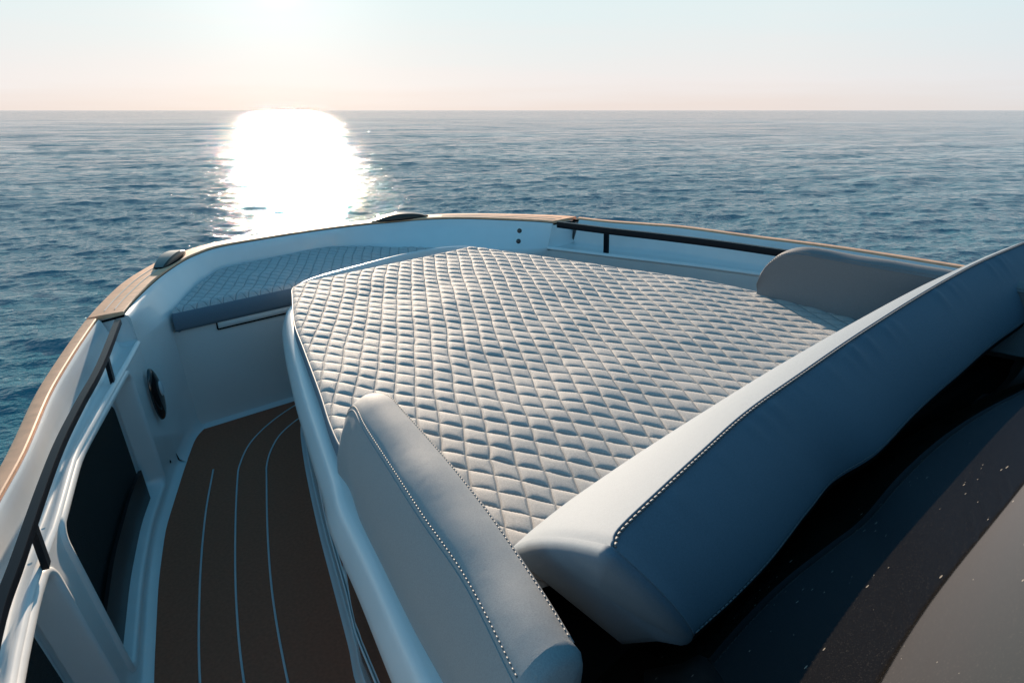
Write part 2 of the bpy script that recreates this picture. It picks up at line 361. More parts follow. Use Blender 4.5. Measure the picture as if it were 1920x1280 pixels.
POCK = [(.60, 1.60), (-.62, .455), (-1.9, -.78)]
ZP0, ZP1 = -.128, -.640
def rrect(y0, y1, z0, z1, r, n=6):
    o = []
    for cy, cz, a0 in ((y1 - r, z0 - r, 0), (y0 + r, z0 - r, 90), (y0 + r, z1 + r, 180), (y1 - r, z1 + r, 270)):
        for k in range(n + 1):
            a = math.radians(a0 + 90 * k / n); o.append((cy + r * math.cos(a), cz + r * math.sin(a)))
    return o
from mathutils.geometry import tessellate_polygon
for side, Oq, Iq in ((-1, Op, Ips), (1, Os, Iss)):
    ZP0 = -.128 if side < 0 else -.215
    nm = 'port' if side < 0 else 'starboard'
    O_y = lambda y: np.interp(y, Iq[:, 1] if side < 0 else Iq[::-1, 1], Iq[:, 0] if side < 0 else Iq[::-1, 0])
    Ys = np.r_[np.linspace(-2.6, 1.55, 60), np.linspace(1.58, 1.84, 9)]
    rows = []
    for y in Ys:
        xo = O_y(min(y, 1.87)); xl = wallx(side, y, -.1)
        s = -side
        w = abs(xl - xo)
        r = [(xo, y, ZT - .012), (xo + s * .006, y, ZT - .008), (xo + s * .014, y, .024), (xo + s * min(.030, w * .25), y, -.03), (xo + s * min(.055, w * .45), y, -.088),
             (xo + s * min(.065, w * .52), y, -.096), (xo + s * min(.08, w * .6), y, -.099), (xl - s * .022, y, -.099), (xl - s * .014, y, -.093), (xl - s * .006, y, -.088), (xl + s * .004, y, -.091), (xl + s * .008, y, -.10), (wallx(side, y, -.112), y, -.112)]
        rows.append(r)
    mb = MB().grid(rows)
    # forward end wall of the tray
    last = rows[-1]; xi = Ibw[0] if side < 0 else Ibw[-1]
    ye = 1.875 if side < 0 else 1.905
    top = [(last[0][0], ye, ZT - .014)] + [(last[0][0] + (xi[0] - last[0][0]) * k / 5, ye - (ye - xi[1]) * (k / 5), ZT - .014) for k in range(1, 6)]
    lx = last[10][0]
    bot = [last[4]] + [(last[4][0] + (lx - last[4][0]) * k / 5, 1.84, -.096) for k in range(1, 6)]
    G = []
    for a, b in zip(top, bot):
        a, b = np.array(a), np.array(b); G.append([a, a * .9 + b * .1 + np.array([0, .004, 0]), a * .5 + b * .5 + np.array([0, .006, 0]), a * .08 + b * .92 + np.array([0, .012, 0]), b + np.array([0, -.012, -.003])])
    mb.grid(G)
    br_ = np.array((bow_rows[0] if side < 0 else bow_rows[-1])[:6]); gl = np.array(G[-1])
    zq = np.linspace(ZT - .013, -.1, 12)
    mb.grid([[tuple(np.interp(-z, -gl[:, 2], gl[:, k]) for k in (0, 1)) + (z,), tuple(np.interp(-z, -br_[:, 2], br_[:, k]) for k in (0, 1)) + (z,)] for z in zq])
    # filler between tray end and bow wall
    wl = Lb[0] if side < 0 else Lb[-1]; il = Ibw[0] if side < 0 else Ibw[-1]; dl = Db[0] if side < 0 else Db[-1]
    zs = [-.10, -.112, -.3, -.5, -.7]
    colA = []
    for z in zs:
        if z > -.1: t = (ZT - z) / (ZT + .1); q = il * (1 - t) + wl * t
        else: t = (-.1 - z) / .6; q = wl * (1 - t) + dl * t
        xw = wallx(side, 1.84, min(z, -.112)) if z <= -.1 else top[-1][0] + (lx - top[-1][0]) * ((ZT - z) / (ZT + .1))
        colA.append([(xw, 1.84, z) if z <= -.1 else (xw, 1.868 - .028 * (ZT - z) / (ZT + .1), z), (q[0], q[1], z)])
    mb.grid(colA)
    # wall with openings
    y0w, y1w = -2.6, 1.84
    outer = [(y, -.112) for y in np.linspace(y1w, y0w, 60)] + [(y0w, -.685)] + [(y, -.685) for y in np.linspace(y0w + .01, y1w, 60)]
    holes = [rrect(a, b, ZP0, ZP1, .055) for a, b in POCK]
    # split wall into strips between openings so that it follows the plan curve
    def strip(ya, yb, za, zb, n, m_=5):
        mb.grid([[(wallx(side, y, z), y, z) for z in np.linspace(za, zb, m_)] for y in np.linspace(ya, yb, n)])
    strip(y0w, y1w, -.112, ZP0 + .004, 80, 3); strip(y0w, y1w, ZP1 - .004, -.685, 80, 3)
    edges = [y1w] + [v for a, b in POCK for v in (b, a)] + [y0w]
    for k in range(0, len(edges), 2): strip(edges[k + 1] - .0, edges[k], ZP0 + .004, ZP1 - .004, 8, 12)
    # cove at deck
    mb.grid([[(wallx(side, y, -.685), y, -.685), (wallx(side, y, -.685) - side * .004, y, -.692), (wallx(side, y, -.685) - side * .014, y, -.697), (wallx(side, y, -.685) - side * .04, y, -.6985)] for y in np.linspace(y0w, y1w, 80)])
    sb = part('side_bulwark', mb, 'gelcoat', boat, auto=50, label='white ' + nm + ' side bulwark with handrail recess')
    for (a, b) in POCK:
        ring = rrect(a, b, ZP0, ZP1, .04, 8)
        # resample straight edges
        R2 = []
        for k in range(len(ring)):
            q0, q1 = np.array(ring[k]), np.array(ring[(k + 1) % len(ring)]); L = np.linalg.norm(q1 - q0); nn = max(1, int(L / .05))
            for j in range(nn): R2.append(q0 + (q1 - q0) * j / nn)
        R2 = np.array(R2); cyz = np.array([(a + b) / 2, (ZP0 + ZP1) / 2])
        def offs(dr, dn):
            o = []
            for q in R2:
                # move outward from the ring by dr in the wall plane
                cl = np.array([min(max(q[0], a + .04), b - .04), min(max(q[1], ZP1 + .04), ZP0 - .04)])
                dv = q - cl; L = np.linalg.norm(dv); qq = q + dv / L * dr
                o.append((wallx(side, qq[0], qq[1]) + side * dn, qq[0], qq[1]))
            return o
        fr = MB().grid([offs(.022, .001), offs(.019, -.006), offs(.013, -.010), offs(.004, -.010), offs(-.003, -.005), offs(-.005, .004), offs(-.005, .03), offs(-.003, .07)], closed_v=True)
        fo = part('locker_frame', fr, 'gelcoat', sb)
        back = MB(); dep = .085
        back.grid([[(wallx(side, y, z) + side * min(dep, .5) * 1.0, y, z) for z in np.linspace(ZP0 + .03, ZP1 - .03, 4)] for y in np.linspace(a - .03, b + .03, 16)])
        for yy in (a - .004, b + .004):
            back.grid([[(wallx(side, yy, z), yy, z), (wallx(side, yy, z) + side * dep, yy, z)] for z in np.linspace(ZP0 + .03, ZP1 - .03, 4)])
        for zz in (ZP0 + .004, ZP1 - .004):
            back.grid([[(wallx(side, y, zz), y, zz), (wallx(side, y, zz) + side * dep, y, zz)] for y in np.linspace(a - .02, b + .02, 12)])
        part('locker_liner', back, 'gelcoat', sb)
        cp = MB(); z0c = ZP0 - .075; rc = .05
        rows_c = []
        for y in np.r_[np.linspace(a + .004, b - .055 - rc, 18), [b - .055 - rc * (1 - math.sin(math.radians(w))) for w in (20, 40, 60, 75, 90)]]:
            dy = max(0, y - (b - .055 - rc)); zt_c = z0c - rc + math.sqrt(max(0, rc * rc - dy * dy))
            rows_c.append([(wallx(side, y, z) + side * (dep - .02), y, z) for z in np.linspace(zt_c, ZP1 + .006, 8)])
        cp.grid(rows_c)
        topr = [r[0] for r in rows_c] + [q for q in rows_c[-1][1:]]
        cp.grid([topr, [(x + side * .022, y, z) for x, y, z in topr]])
        part('locker_carpet', cp, 'carpet', sb, auto=40)
        kb = MB()
        ysr = np.linspace(a + .01, b - .10, 14)
        def xr(y, z, k): return wallx(side, y, z) + side * k
        kb.grid([[(xr(y, ZP1, .030), y, ZP1 + .006), (xr(y, -.5, .030), y, -.50), (xr(y, -.5, .042), y, -.50), (xr(y, ZP1, .042), y, ZP1 + .006)] for y in ysr])
        kb.add([(xr(ysr[-1], ZP1, .030), ysr[-1], ZP1 + .006), (xr(ysr[-1], -.5, .030), ysr[-1], -.5), (xr(ysr[-1], -.5, .042), ysr[-1], -.5), (xr(ysr[-1], ZP1, .042), ysr[-1], ZP1 + .006)], [(0, 1, 2, 3)])
        part('locker_retainer', kb, 'retainer', sb, auto=30)

# hull topsides
allO = np.vstack([Op[:-1], Obw[:-1], Os])
rows = []
for q in allO:
    r = [(q[0], q[1], ZT - .014)]
    for z, k, dy in ((-.05, 1.0, 0), (-.3, 1.0, -.01), (-.7, .985, -.03), (-1.1, .90, -.10), (-1.45, .78, -.2), (-1.9, .5, -.4)):
        r.append((q[0] * k, q[1] + dy - (1 - k) * max(q[1], 0), z))
    rows.append(r)
mb = MB().grid(rows); mb.cap([rows[0][k] for k in range(7)] + [rows[-1][k] for k in range(6, -1, -1)])
part('hull', mb, 'gelcoat', boat, auto=50)

# deck
deckpts = [(-2.0, -2.55), (-1.84, -1.5), (-1.76, -.3), (-1.69, .2), (-1.60, .608), (-1.50, 1.037), (-1.41, 1.343), (-1.33, 1.546), (-1.23, 1.80), (-1.1, 2.09), (-.8, 2.5), (0, 2.6), (.6, 2.3), (1.0, 1.9), (1.3, 1.5), (1.6, .6), (1.76, -.3), (1.84, -1.5), (2.0, -2.55)]
mb = MB().add([(x, y, -.70) for x, y in deckpts], [tuple(range(len(deckpts)))]); mb.add([(x, y, -.74) for x, y in deckpts], [tuple(range(len(deckpts)))[::-1]])
deck = part('deck', mb, 'deck_teak', boat, smooth=False, label='brown synthetic teak walkway')
lines = [[(-1.074, 1.671), (-1.20, 1.33), (-1.325, .93), (-1.438, .495), (-1.53, 0.0), (-1.58, -.6), (-1.6, -2)],
         [(-.40, 2.09), (-.565, 2.033), (-.73, 1.93), (-.866, 1.80), (-.96, 1.65), (-1.017, 1.512), (-1.14, 1.139), (-1.25, .77), (-1.337, .413), (-1.43, -.1), (-1.47, -.7), (-1.5, -2)],
         [(-.50, 1.92), (-.602, 1.879), (-.72, 1.79), (-.804, 1.682), (-.87, 1.56), (-.918, 1.428), (-1.043, 1.057), (-1.15, .70), (-1.237, .331), (-1.33, -.15), (-1.37, -.7), (-1.4, -2)]]
for l in lines:
    part('caulk_line', ribbon(cr(l, 8), .0068, -.6975), 'deck_line', deck)

# handrails
def rail(path, z, w=.023, h=.022):
    P = cr(path, 8); mb = MB(); T = np.gradient(P, axis=0); T /= np.linalg.norm(T, axis=1)[:, None]; N = np.c_[T[:, 1], -T[:, 0]] * w / 2
    rows = [[(*(q - n), z - h), (*(q - n), z - .002), (*(q - n * .9), z), (*(q + n * .9), z), (*(q + n), z - .002), (*(q + n), z - h)] for q, n in zip(P, N)]
    mb.grid(rows, closed_v=True); mb.cap(rows[0]); mb.cap(rows[-1][::-1]); return mb
def post(x, y, z0, z1, ang=0):
    c, s = math.cos(ang), math.sin(ang); return MB().box((x, y, (z0 + z1) / 2), (.014, .030, z1 - z0), [(c, s, 0), (-s, c, 0), (0, 0, 1)])
rp = part('handrail', rail([(-1.90, -1.6), (-1.87, -.7), (-1.774, .02), (-1.712, .30), (-1.605, .73), (-1.515, 1.02), (-1.413, 1.32), (-1.276, 1.805)], .03), 'black_metal', boat, auto=40, label='black flat handrail along the port side')
part('rail_post', post(-1.377, 1.45, -.10, .006, -.3), 'black_metal', rp, smooth=False)
part('rail_post', post(-1.680, .425, -.10, .006, -.2), 'black_metal', rp, smooth=False)
part('rail_post', post(-1.84, -.9, -.10, .006, -.05), 'black_metal', rp, smooth=False)
rsb = part('handrail', rail([(1.135, 1.855), (1.225, 1.52), (1.335, 1.18), (1.415, .90), (1.475, .62), (1.55, .2), (1.62, -.6), (1.66, -1.6)], .047, h=.036), 'black_metal', boat, auto=40, label='black flat handrail along the starboard side')
part('rail_post', post(1.215, 1.52, -.10, .012, .25), 'black_metal', rsb, smooth=False)
part('rail_post', post(1.50, .46, -.10, .012, .2), 'black_metal', rsb, smooth=False)

# pop-up cleats on the cap rail
def cleat(c, ang, L=.33):
    mb = MB(); rows = []
    ca, sa = math.cos(ang), math.sin(ang); T = np.array([ca, sa]); N = np.array([-sa, ca])
    n = 20
    for k in range(n + 1):
        t = -1 + 2 * k / n; zt = .029 * (1 - t * t) ** .8 + .004; w = .040 * (1 - .35 * abs(t) ** 2.2)
        q = np.array(c) + T * t * L / 2
        rows.append([(*(q - N * w), ZT + .001), (*(q - N * w * .98), ZT + zt * .75), (*(q - N * w * .8), ZT + zt), (*(q + N * w * .8), ZT + zt), (*(q + N * w * .98), ZT + zt * .75), (*(q + N * w), ZT + .001)])
    body = MB().grid(rows); body.cap(rows[0]); body.cap(rows[-1][::-1])
    top = MB().grid([[np.array(r[2]) + (0, 0, .0015), np.array(r[3]) + (0, 0, .0015)] for r in rows])
    base = MB(); bp = [(*(np.array(c) + T * L * .56 * math.cos(a) + N * .052 * math.sin(a)), ZT + .003) for a in np.linspace(0, 2 * math.pi, 25)[:-1]]
    base.cap(bp); base.grid([bp, [(x, y, ZT - .002) for x, y, z in bp]], closed_v=True)
    return body, top, base
for c, a, lab in (((-.888, 2.625), 1.02, 'mooring cleat on the port bow'), ((.50, 2.665), -.30, 'mooring cleat near the stem')):
    b_, t_, ba_ = cleat(c, a)
    co = part('cleat', b_, 'dark_steel', boat, auto=45, label=lab)
    part('cleat_top', t_, 'steel', co); part('cleat_base', ba_, 'rubber', co)

# front seat base with locker lid
sx0, sx1, ysf = -1.045, .80, 2.125
mb = MB()
F = [(sx0, ysf + .005, -.70), (sx0 + .003, ysf - .002, -.45), (sx0 - .01, ysf - .01, -.182)]
mb.grid([[(x, y + .0, z) for (xx, y, z) in F] for x in np.linspace(sx0 - .03, sx1, 12)])
mb.add([(sx0 - .03, ysf - .01, -.182), (sx1, ysf - .01, -.182), (.80, 2.30, -.182), (.1, 2.72, -.182), (-.62, 2.72, -.182), (-1.03, 2.14, -.182)], [tuple(range(6))])
mb.grid([[(x, ysf + .004, -.688), (x, ysf - .008, -.694), (x, ysf - .035, -.6985)] for x in (sx0 - .02, sx1)])
part('seat_base', mb, 'gelcoat_side', boat, auto=40)
mb = MB(); xl = np.linspace(-.835, .62, 20)
zt_, zb_ = -.178, -.212
mb.grid([[(x, ysf - .016, zt_), (x, ysf - .020, zt_ - .005), (x, ysf - .020, zb_ + .004), (x, ysf - .013, zb_)] for x in xl])
mb.add([(xl[0], ysf - .016, zt_), (xl[0], ysf - .020, zt_ - .005), (xl[0], ysf - .020, zb_ + .004), (xl[0], ysf - .013, zb_)], [(0, 1, 2, 3)])
lid = part('locker_lid', mb, 'gelcoat', boat)
part('lid_gap', MB().box(((xl[0] + xl[-1]) / 2, ysf - .0125, zb_ - .002), (xl[-1] - xl[0] + .008, .006, .009)).box((xl[0] - .004, ysf - .0125, (zt_ + zb_) / 2), (.006, .006, zt_ - zb_ + .006)), 'rubber', lid, smooth=False)

# ---- console below the sunpad
C_rim = [(-.44, 1.90), (-.52, 1.86), (-.585, 1.76), (-.70, 1.42), (-.828, .98), (-.91, .67), (-1.0, .325), (-1.038, .20), (-1.085, -.06), (-1.156, -.42), (-1.20, -.75), (-1.23, -1.2), (-1.24, -2.4)]
Cr = cr(C_rim, 8)
def mir(P): Q = np.array(P)[::-1].copy(); Q[:, 0] *= -1; return Q
full = np.vstack([mir(Cr) * [1, 1], Cr])       # starboard aft -> bow -> port aft
full = rs(full, 220)
def outw(P, w):
    T = np.gradient(P, axis=0); T /= np.linalg.norm(T, axis=1)[:, None]; return P + np.c_[-T[:, 1], T[:, 0]] * -w
# check orientation: outward should grow |x|
if abs(outw(full, .1)[-30, 0]) < abs(full[-30, 0]): outw_ = lambda P, w: outw(P, -w)
else: outw_ = outw
prof = [(-.03, -.094), (.0, -.092), (.012, -.094), (.022, -.101), (.030, -.113), (.046, -.150), (.052, -.170), (.050, -.181), (.040, -.186), (.014, -.190)]
rim = MB().grid([[(*q, z) for q in outw_(full, w)] for w, z in prof])
con = part('console', MB().grid([[(*q, z) for q in outw_(full, w)] for w, z in [(.016, -.188), (.016, -.40), (.022, -.60), (.024, -.672)]]), 'console_side', boat)
part('console_toe', MB().grid([[(*q, z) for q in outw_(full, w)] for w, z in [(.023, -.670), (.027, -.671), (.031, -.680), (.036, -.690), (.046, -.6985)]]), 'gelcoat', con)
part('console_rim', rim, 'gelcoat', con)
Fl_ = cr([(-.47, 1.905), (-.42, 1.935), (-.33, 1.965), (-.15, 1.995), (.06, 2.03), (.23, 2.04), (.38, 2.02), (.48, 1.97), (.54, 1.90)], 8)
Nf = np.gradient(Fl_, axis=0); Nf /= np.linalg.norm(Nf, axis=1)[:, None]; Nf = np.c_[-Nf[:, 1], Nf[:, 0]]
part('front_lip', MB().grid([[(*(q - n * .012), -.10), (*(q - n * .010), -.018), (*(q - n * .005), -.011), (*(q + n * .002), -.011), (*(q + n * .006), -.017), (*(q + n * .010), -.06), (*(q + n * .012), -.20)] for q, n in zip(Fl_, Nf)]), 'gelcoat', con)
part('front_gutter', MB().add([(*q, -.095) for q in np.vstack([Fl_, [(.50, 1.86), (-.44, 1.86)]])], [tuple(range(len(Fl_) + 2))]), 'console_side', con, smooth=False)
top = MB(); top.add([(*q, -.093) for q in full], [tuple(range(len(full)))])
part('console_top', top, 'gelcoat', con, smooth=False)
for sgn in (-1, 1):
    yw = np.linspace(-1.9, .83, 40); cx = lambda y, k: sgn * abs(np.interp(y, outw_(full, k)[::-1][:110, 1], outw_(full, k)[::-1][:110, 0])) if True else 0
    rows = []
    for y in yw:
        t = min(1, (.83 - y) / .10); zt2 = -.20; zb2 = -.30 - .21 * t ** .6 if t < 1 else -.51
        rows.append([(cx(y, .020), y, zt2), (cx(y, .0215), y, (zt2 + zb2) / 2), (cx(y, .023), y, zb2)])
    part('side_window', MB().grid(rows), 'black_glass', con)
    st = []
    for y in yw: t = min(1, (.83 - y) / .10); st.append((cx(y, .026), y, -.305 - .21 * t ** .6))
    part('window_trim', MB().tube(st, .0035, 6), 'gelcoat', con)

# oval courtesy light on the port forward wall, knob and bolts
def dome(c, nx, r1, r2, h, upv, mb=None):
    mb = mb or MB(); n = np.array(nx, float); n /= np.linalg.norm(n); u = np.array(upv, float); u -= n * (u @ n); u /= np.linalg.norm(u); s = np.cross(u, n)
    rings = []
    for k in range(8):
        a = k / 7 * math.pi / 2; rr = math.cos(a) ** .55 if k < 7 else 0.0; hh = h * math.sin(a)
        rings.append([np.array(c) + n * hh + u * r1 * rr * math.sin(b) + s * r2 * rr * math.cos(b) for b in np.linspace(0, 2 * math.pi, 33)[:-1]])
    return mb.grid(rings, closed_v=True)
nrmw = (.86, -.50, .05); VC = np.array([-1.213, 1.765, -.315])
lb = part('courtesy_light', dome(VC, nrmw, .120, .050, .022, (0, 0, 1)), 'black_plastic', boat)
part('light_lens', dome(VC + np.array(nrmw) * .0215 + np.array([.006, .010, .02]), nrmw, .034, .016, .008, (0, 0, 1)), 'grey_lens', lb)
part('deck_plug', dome((float(wallx(-1, 1.74, -.63)) + .001, 1.74, -.63), nrmw, .008, .005, .004, (0, 0, 1)), 'black_plastic', boat)
for (x, y, z) in ((.930, 1.972, .004), (.884, 1.925, -.044)):
    part('bolt', dome((x, y, z), (-.68, -.66, .2), .015, .015, .014, (0, 0, 1)), 'black_plastic', boat)

# ---- windshield
nw = np.array([-.02, .681, .7326]); nw /= np.linalg.norm(nw)
QW = np.array([0, -.68, .056])
ux = np.cross(np.array([0, 0, 1.]), nw); ux /= np.linalg.norm(ux)
if ux[0] < 0: ux = -ux
uy = np.cross(nw, ux); uy = -uy if uy[2] < 0 else uy
W0 = QW + uy * -.16
mb = MB(); TT = .008
def wpt(a, b):
    if a < 0: a *= 1 + .45 * b
    return W0 + ux * a + uy * b + nw * (.0022 * math.sin(a * 7 + b * 3) + .0016 * math.sin(b * 9 - a * 4 + 1) - .04 * a * a)
gv = [[wpt(a, b) for b in np.linspace(0, 1.7, 60)] for a in np.linspace(-1.05, 1.6, 90)]
mb.grid(gv); mb.grid([[q - nw * TT for q in r] for r in gv])
for edge in ([r[0] for r in gv], [r[-1] for r in gv], gv[0], gv[-1]): mb.grid([[q, q - nw * TT] for q in edge])
ws = part('windshield', mb, 'windshield', boat, auto=40, label='dark tinted windshield flecked with dried spray')
mb = MB(); mb.add([(-1.09, -.36, -.088), (1.12, -.30, -.088), (1.25, -.95, -.088), (-1.22, -.95, -.088)], [(0, 1, 2, 3)])
part('windshield_base', mb, 'rubber', ws, smooth=False)

# ------------------------------------------------------------------ sunpad
A_, B_, X0L = .042 * .85, .0749 * .85, .1097 * .85 - .95 * .85
def lattice(x, y, a=A_, b=B_, x0=X0L):
    p_ = (x - x0) / a; q_ = -y / b; return (p_ + q_) / 2, (q_ - p_) / 2
def noise2(x, y, seed, lam, n=24):
    r = np.random.default_rng(seed); o = np.zeros_like(x)
    for _ in range(n):
        L = lam * math.exp(r.uniform(-.5, .5)); a = r.uniform(0, 2 * math.pi); o += np.sin((x * math.cos(a) + y * math.sin(a)) * 2 * math.pi / L + r.uniform(0, 6.28))
    return o / math.sqrt(n / 2)
def quilt(x, y, H, seed=3, **k):
    x = x + .0022 * noise2(x, y, seed + 1, .45) + .0008 * noise2(x, y, seed + 2, .09); y = y + .0026 * noise2(x, y, seed + 3, .5) + .0009 * noise2(x, y, seed + 4, .1)
    i, j = lattice(x, y, **k)
    wob = .035 * noise2(x, y, seed + 9, .12)
    si, sj = np.abs(np.sin(math.pi * (i + 0 * wob))), np.abs(np.sin(math.pi * j))
    ci, cj = np.floor(i).astype(int), np.floor(j).astype(int)
    rr = np.sin(ci * 12.9898 + cj * 78.233) * 43758.5453; rr = rr - np.floor(rr)
    rr2 = np.sin(ci * 39.346 + cj * 11.135) * 24634.6345; rr2 = rr2 - np.floor(rr2)
    fi, fj = i - ci, j - cj
    tilt = 1 + .35 * (rr2 - .5) * (fi - fj)
    ti, tj = 1 - np.abs(2 * fi - 1), 1 - np.abs(2 * fj - 1)
    h = H * (1 - (1 - ti) ** 3) * (1 - (1 - tj) ** 3) * (.80 + .40 * rr) * tilt
    return h, i, j
P_port = [(-.44, 1.885), (-.50, 1.872), (-.54, 1.83), (-.582, 1.72), (-.705, 1.378), (-.787, 1.071), (-.888, .687), (-.951, .463), (-.985, .30), (-1.0, .1), (-.99, -.2), (-.97, -.46)]
Pp = cr(P_port, 8)
P_stb = [(.43, 1.90), (.50, 1.885), (.545, 1.84), (.585, 1.72), (.70, 1.40), (.80, 1.07), (.90, .74), (.957, .52), (.975, .33), (1.0, .1), (1.02, -.2), (1.02, -.40)]
Psx = cr(P_stb, 8)
NU, NV = 430, 470
def pad_mesh():
    ys = np.linspace(-.45, 1.885, NV)
    L = np.interp(ys, Pp[::-1, 1], Pp[::-1, 0]); Rr = np.interp(ys, Psx[::-1, 1], Psx[::-1, 0])
    u = np.linspace(0, 1, NU)[None, :]
    X = L[:, None] * (1 - u) + Rr[:, None] * u; Y = np.repeat(ys[:, None], NU, 1)
    h, i, j = quilt(X, Y, .0043)
    de = np.minimum(np.minimum(X - L[:, None], Rr[:, None] - X) * .96, 1.893 - Y)
    ed = np.clip(de / .035, 0, 1); ed = ed * ed * (3 - 2 * ed)
    big = .0024 * noise2(X, Y, 5, .6) + .0006 * noise2(X, Y, 6, .25)
    Z = h * (.25 + .75 * ed) + big * ed - .009 * (1 - np.clip(de / .018, 0, 1)) ** 2 - .004
    mb = MB(); mb.v = np.stack([X, Y, Z], -1).reshape(-1, 3)
    idx = np.arange(NU * NV).reshape(NV, NU); mb.f = np.stack([idx[:-1, :-1], idx[:-1, 1:], idx[1:, 1:], idx[1:, :-1]], -1).reshape(-1, 4).tolist()
    mb.uv = np.stack([i, j], -1).reshape(-1, 2); mb.v = mb.v.tolist()
    loop = np.vstack([np.c_[L, ys], np.c_[X[-1, :], Y[-1, :]], np.c_[Rr[::-1], ys[::-1]]])
    return mb, loop
pad = root('sun_pad', 'large pale grey diamond-quilted sun pad in the middle of the bow', 'sun pad')
pm, ploop = pad_mesh()
part('quilted_top', pm, 'pad_fabric', pad)
pl = rs(ploop, 400)
def outl(P, w):
    T = np.gradient(P, axis=0); T /= np.linalg.norm(T, axis=1)[:, None]; return P + np.c_[-T[:, 1], T[:, 0]] * w
wob = noise2(pl[:, 0], pl[:, 1], 31, .2)
rows = [[(*q, z + .001 * wv) for q, wv in zip(outl(pl, w), wob)] for w, z in ((-.001, -.012), (.004, -.018), (.007, -.04), (.007, -.065), (.003, -.085), (-.01, -.0915))]
part('side_band', MB().grid(rows), 'vinyl', pad)
part('piping', MB().tube(xy(outl(pl, .002), -.0125), .003, 8), 'piping', pad)

# ------------------------------------------------------------------ bow seat cushion
bowc = root('bow_seat_cushion', 'blue-grey quilted cushion on the bench curving round inside the bow', 'seat cushion')
Bk = cr([(-1.025, 2.10), (-.985, 2.16), (-.90, 2.31), (-.785, 2.505), (-.69, 2.635), (-.60, 2.70), (-.50, 2.722), (-.34, 2.73), (-.155, 2.735), (0, 2.735), (.075, 2.70), (.235, 2.535), (.375, 2.375), (.50, 2.22), (.60, 2.10)], 8)
NUb, NVb = 330, 130
bx = np.interp(np.linspace(0, 1, NUb), np.linspace(0, 1, len(Bk)), Bk[:, 0]); by = np.interp(np.linspace(0, 1, NUb), np.linspace(0, 1, len(Bk)), Bk[:, 1])
fx = np.linspace(-1.015, .62, NUb) * .5 + .5 * bx; fx[0] = -1.022; fx = np.sort(fx); fy = np.full(NUb, 2.095)
u = np.linspace(0, 1, NVb)[:, None]
X = fx[None] * (1 - u) + bx[None] * u; Y = fy[None] * (1 - u) + by[None] * u
h, i, j = quilt(X, Y, .006, 11, a=.030, b=.0535, x0=.01)
de = np.minimum(np.minimum(u * .62, (1 - u) * .62), np.minimum(X + 1.03, .62 - X)); de = np.minimum(de, np.hypot(0, Y - 2.095))
ed = np.clip(de / .03, 0, 1); ed = ed * ed * (3 - 2 * ed)
ZC = -.070
Z = ZC + h * ed + .002 * noise2(X, Y, 8, .3) * ed - .016 * (1 - np.clip(de / .022, 0, 1)) ** 2
mb = MB(); mb.v = np.stack([X, Y, Z], -1).reshape(-1, 3).tolist(); idx = np.arange(NUb * NVb).reshape(NVb, NUb)
mb.f = np.stack([idx[:-1, :-1], idx[:-1, 1:], idx[1:, 1:], idx[1:, :-1]], -1).reshape(-1, 4).tolist(); mb.uv = np.stack([i, j], -1).reshape(-1, 2)
part('quilted_top', mb, 'bow_fabric', bowc)
fl = np.vstack([np.c_[bx, by], np.c_[fx, fy][::-1]])
fl = np.vstack([fl, fl[:1]])
def outc(P, w):
    c = P.mean(0); T = np.gradient(P, axis=0); T /= np.linalg.norm(T, axis=1)[:, None] + 1e-9; N = np.c_[-T[:, 1], T[:, 0]]
    return P + N * w
sgn = 1
rows = [[(*q, z) for q in outc(fl, w)] for w, z in ((-.0, ZC - .015), (.004, ZC - .022), (.005, ZC - .05), (.004, ZC - .09), (-.003, ZC - .105), (-.014, ZC - .110))]
part('side_band', MB().grid(rows), 'vinyl', bowc)

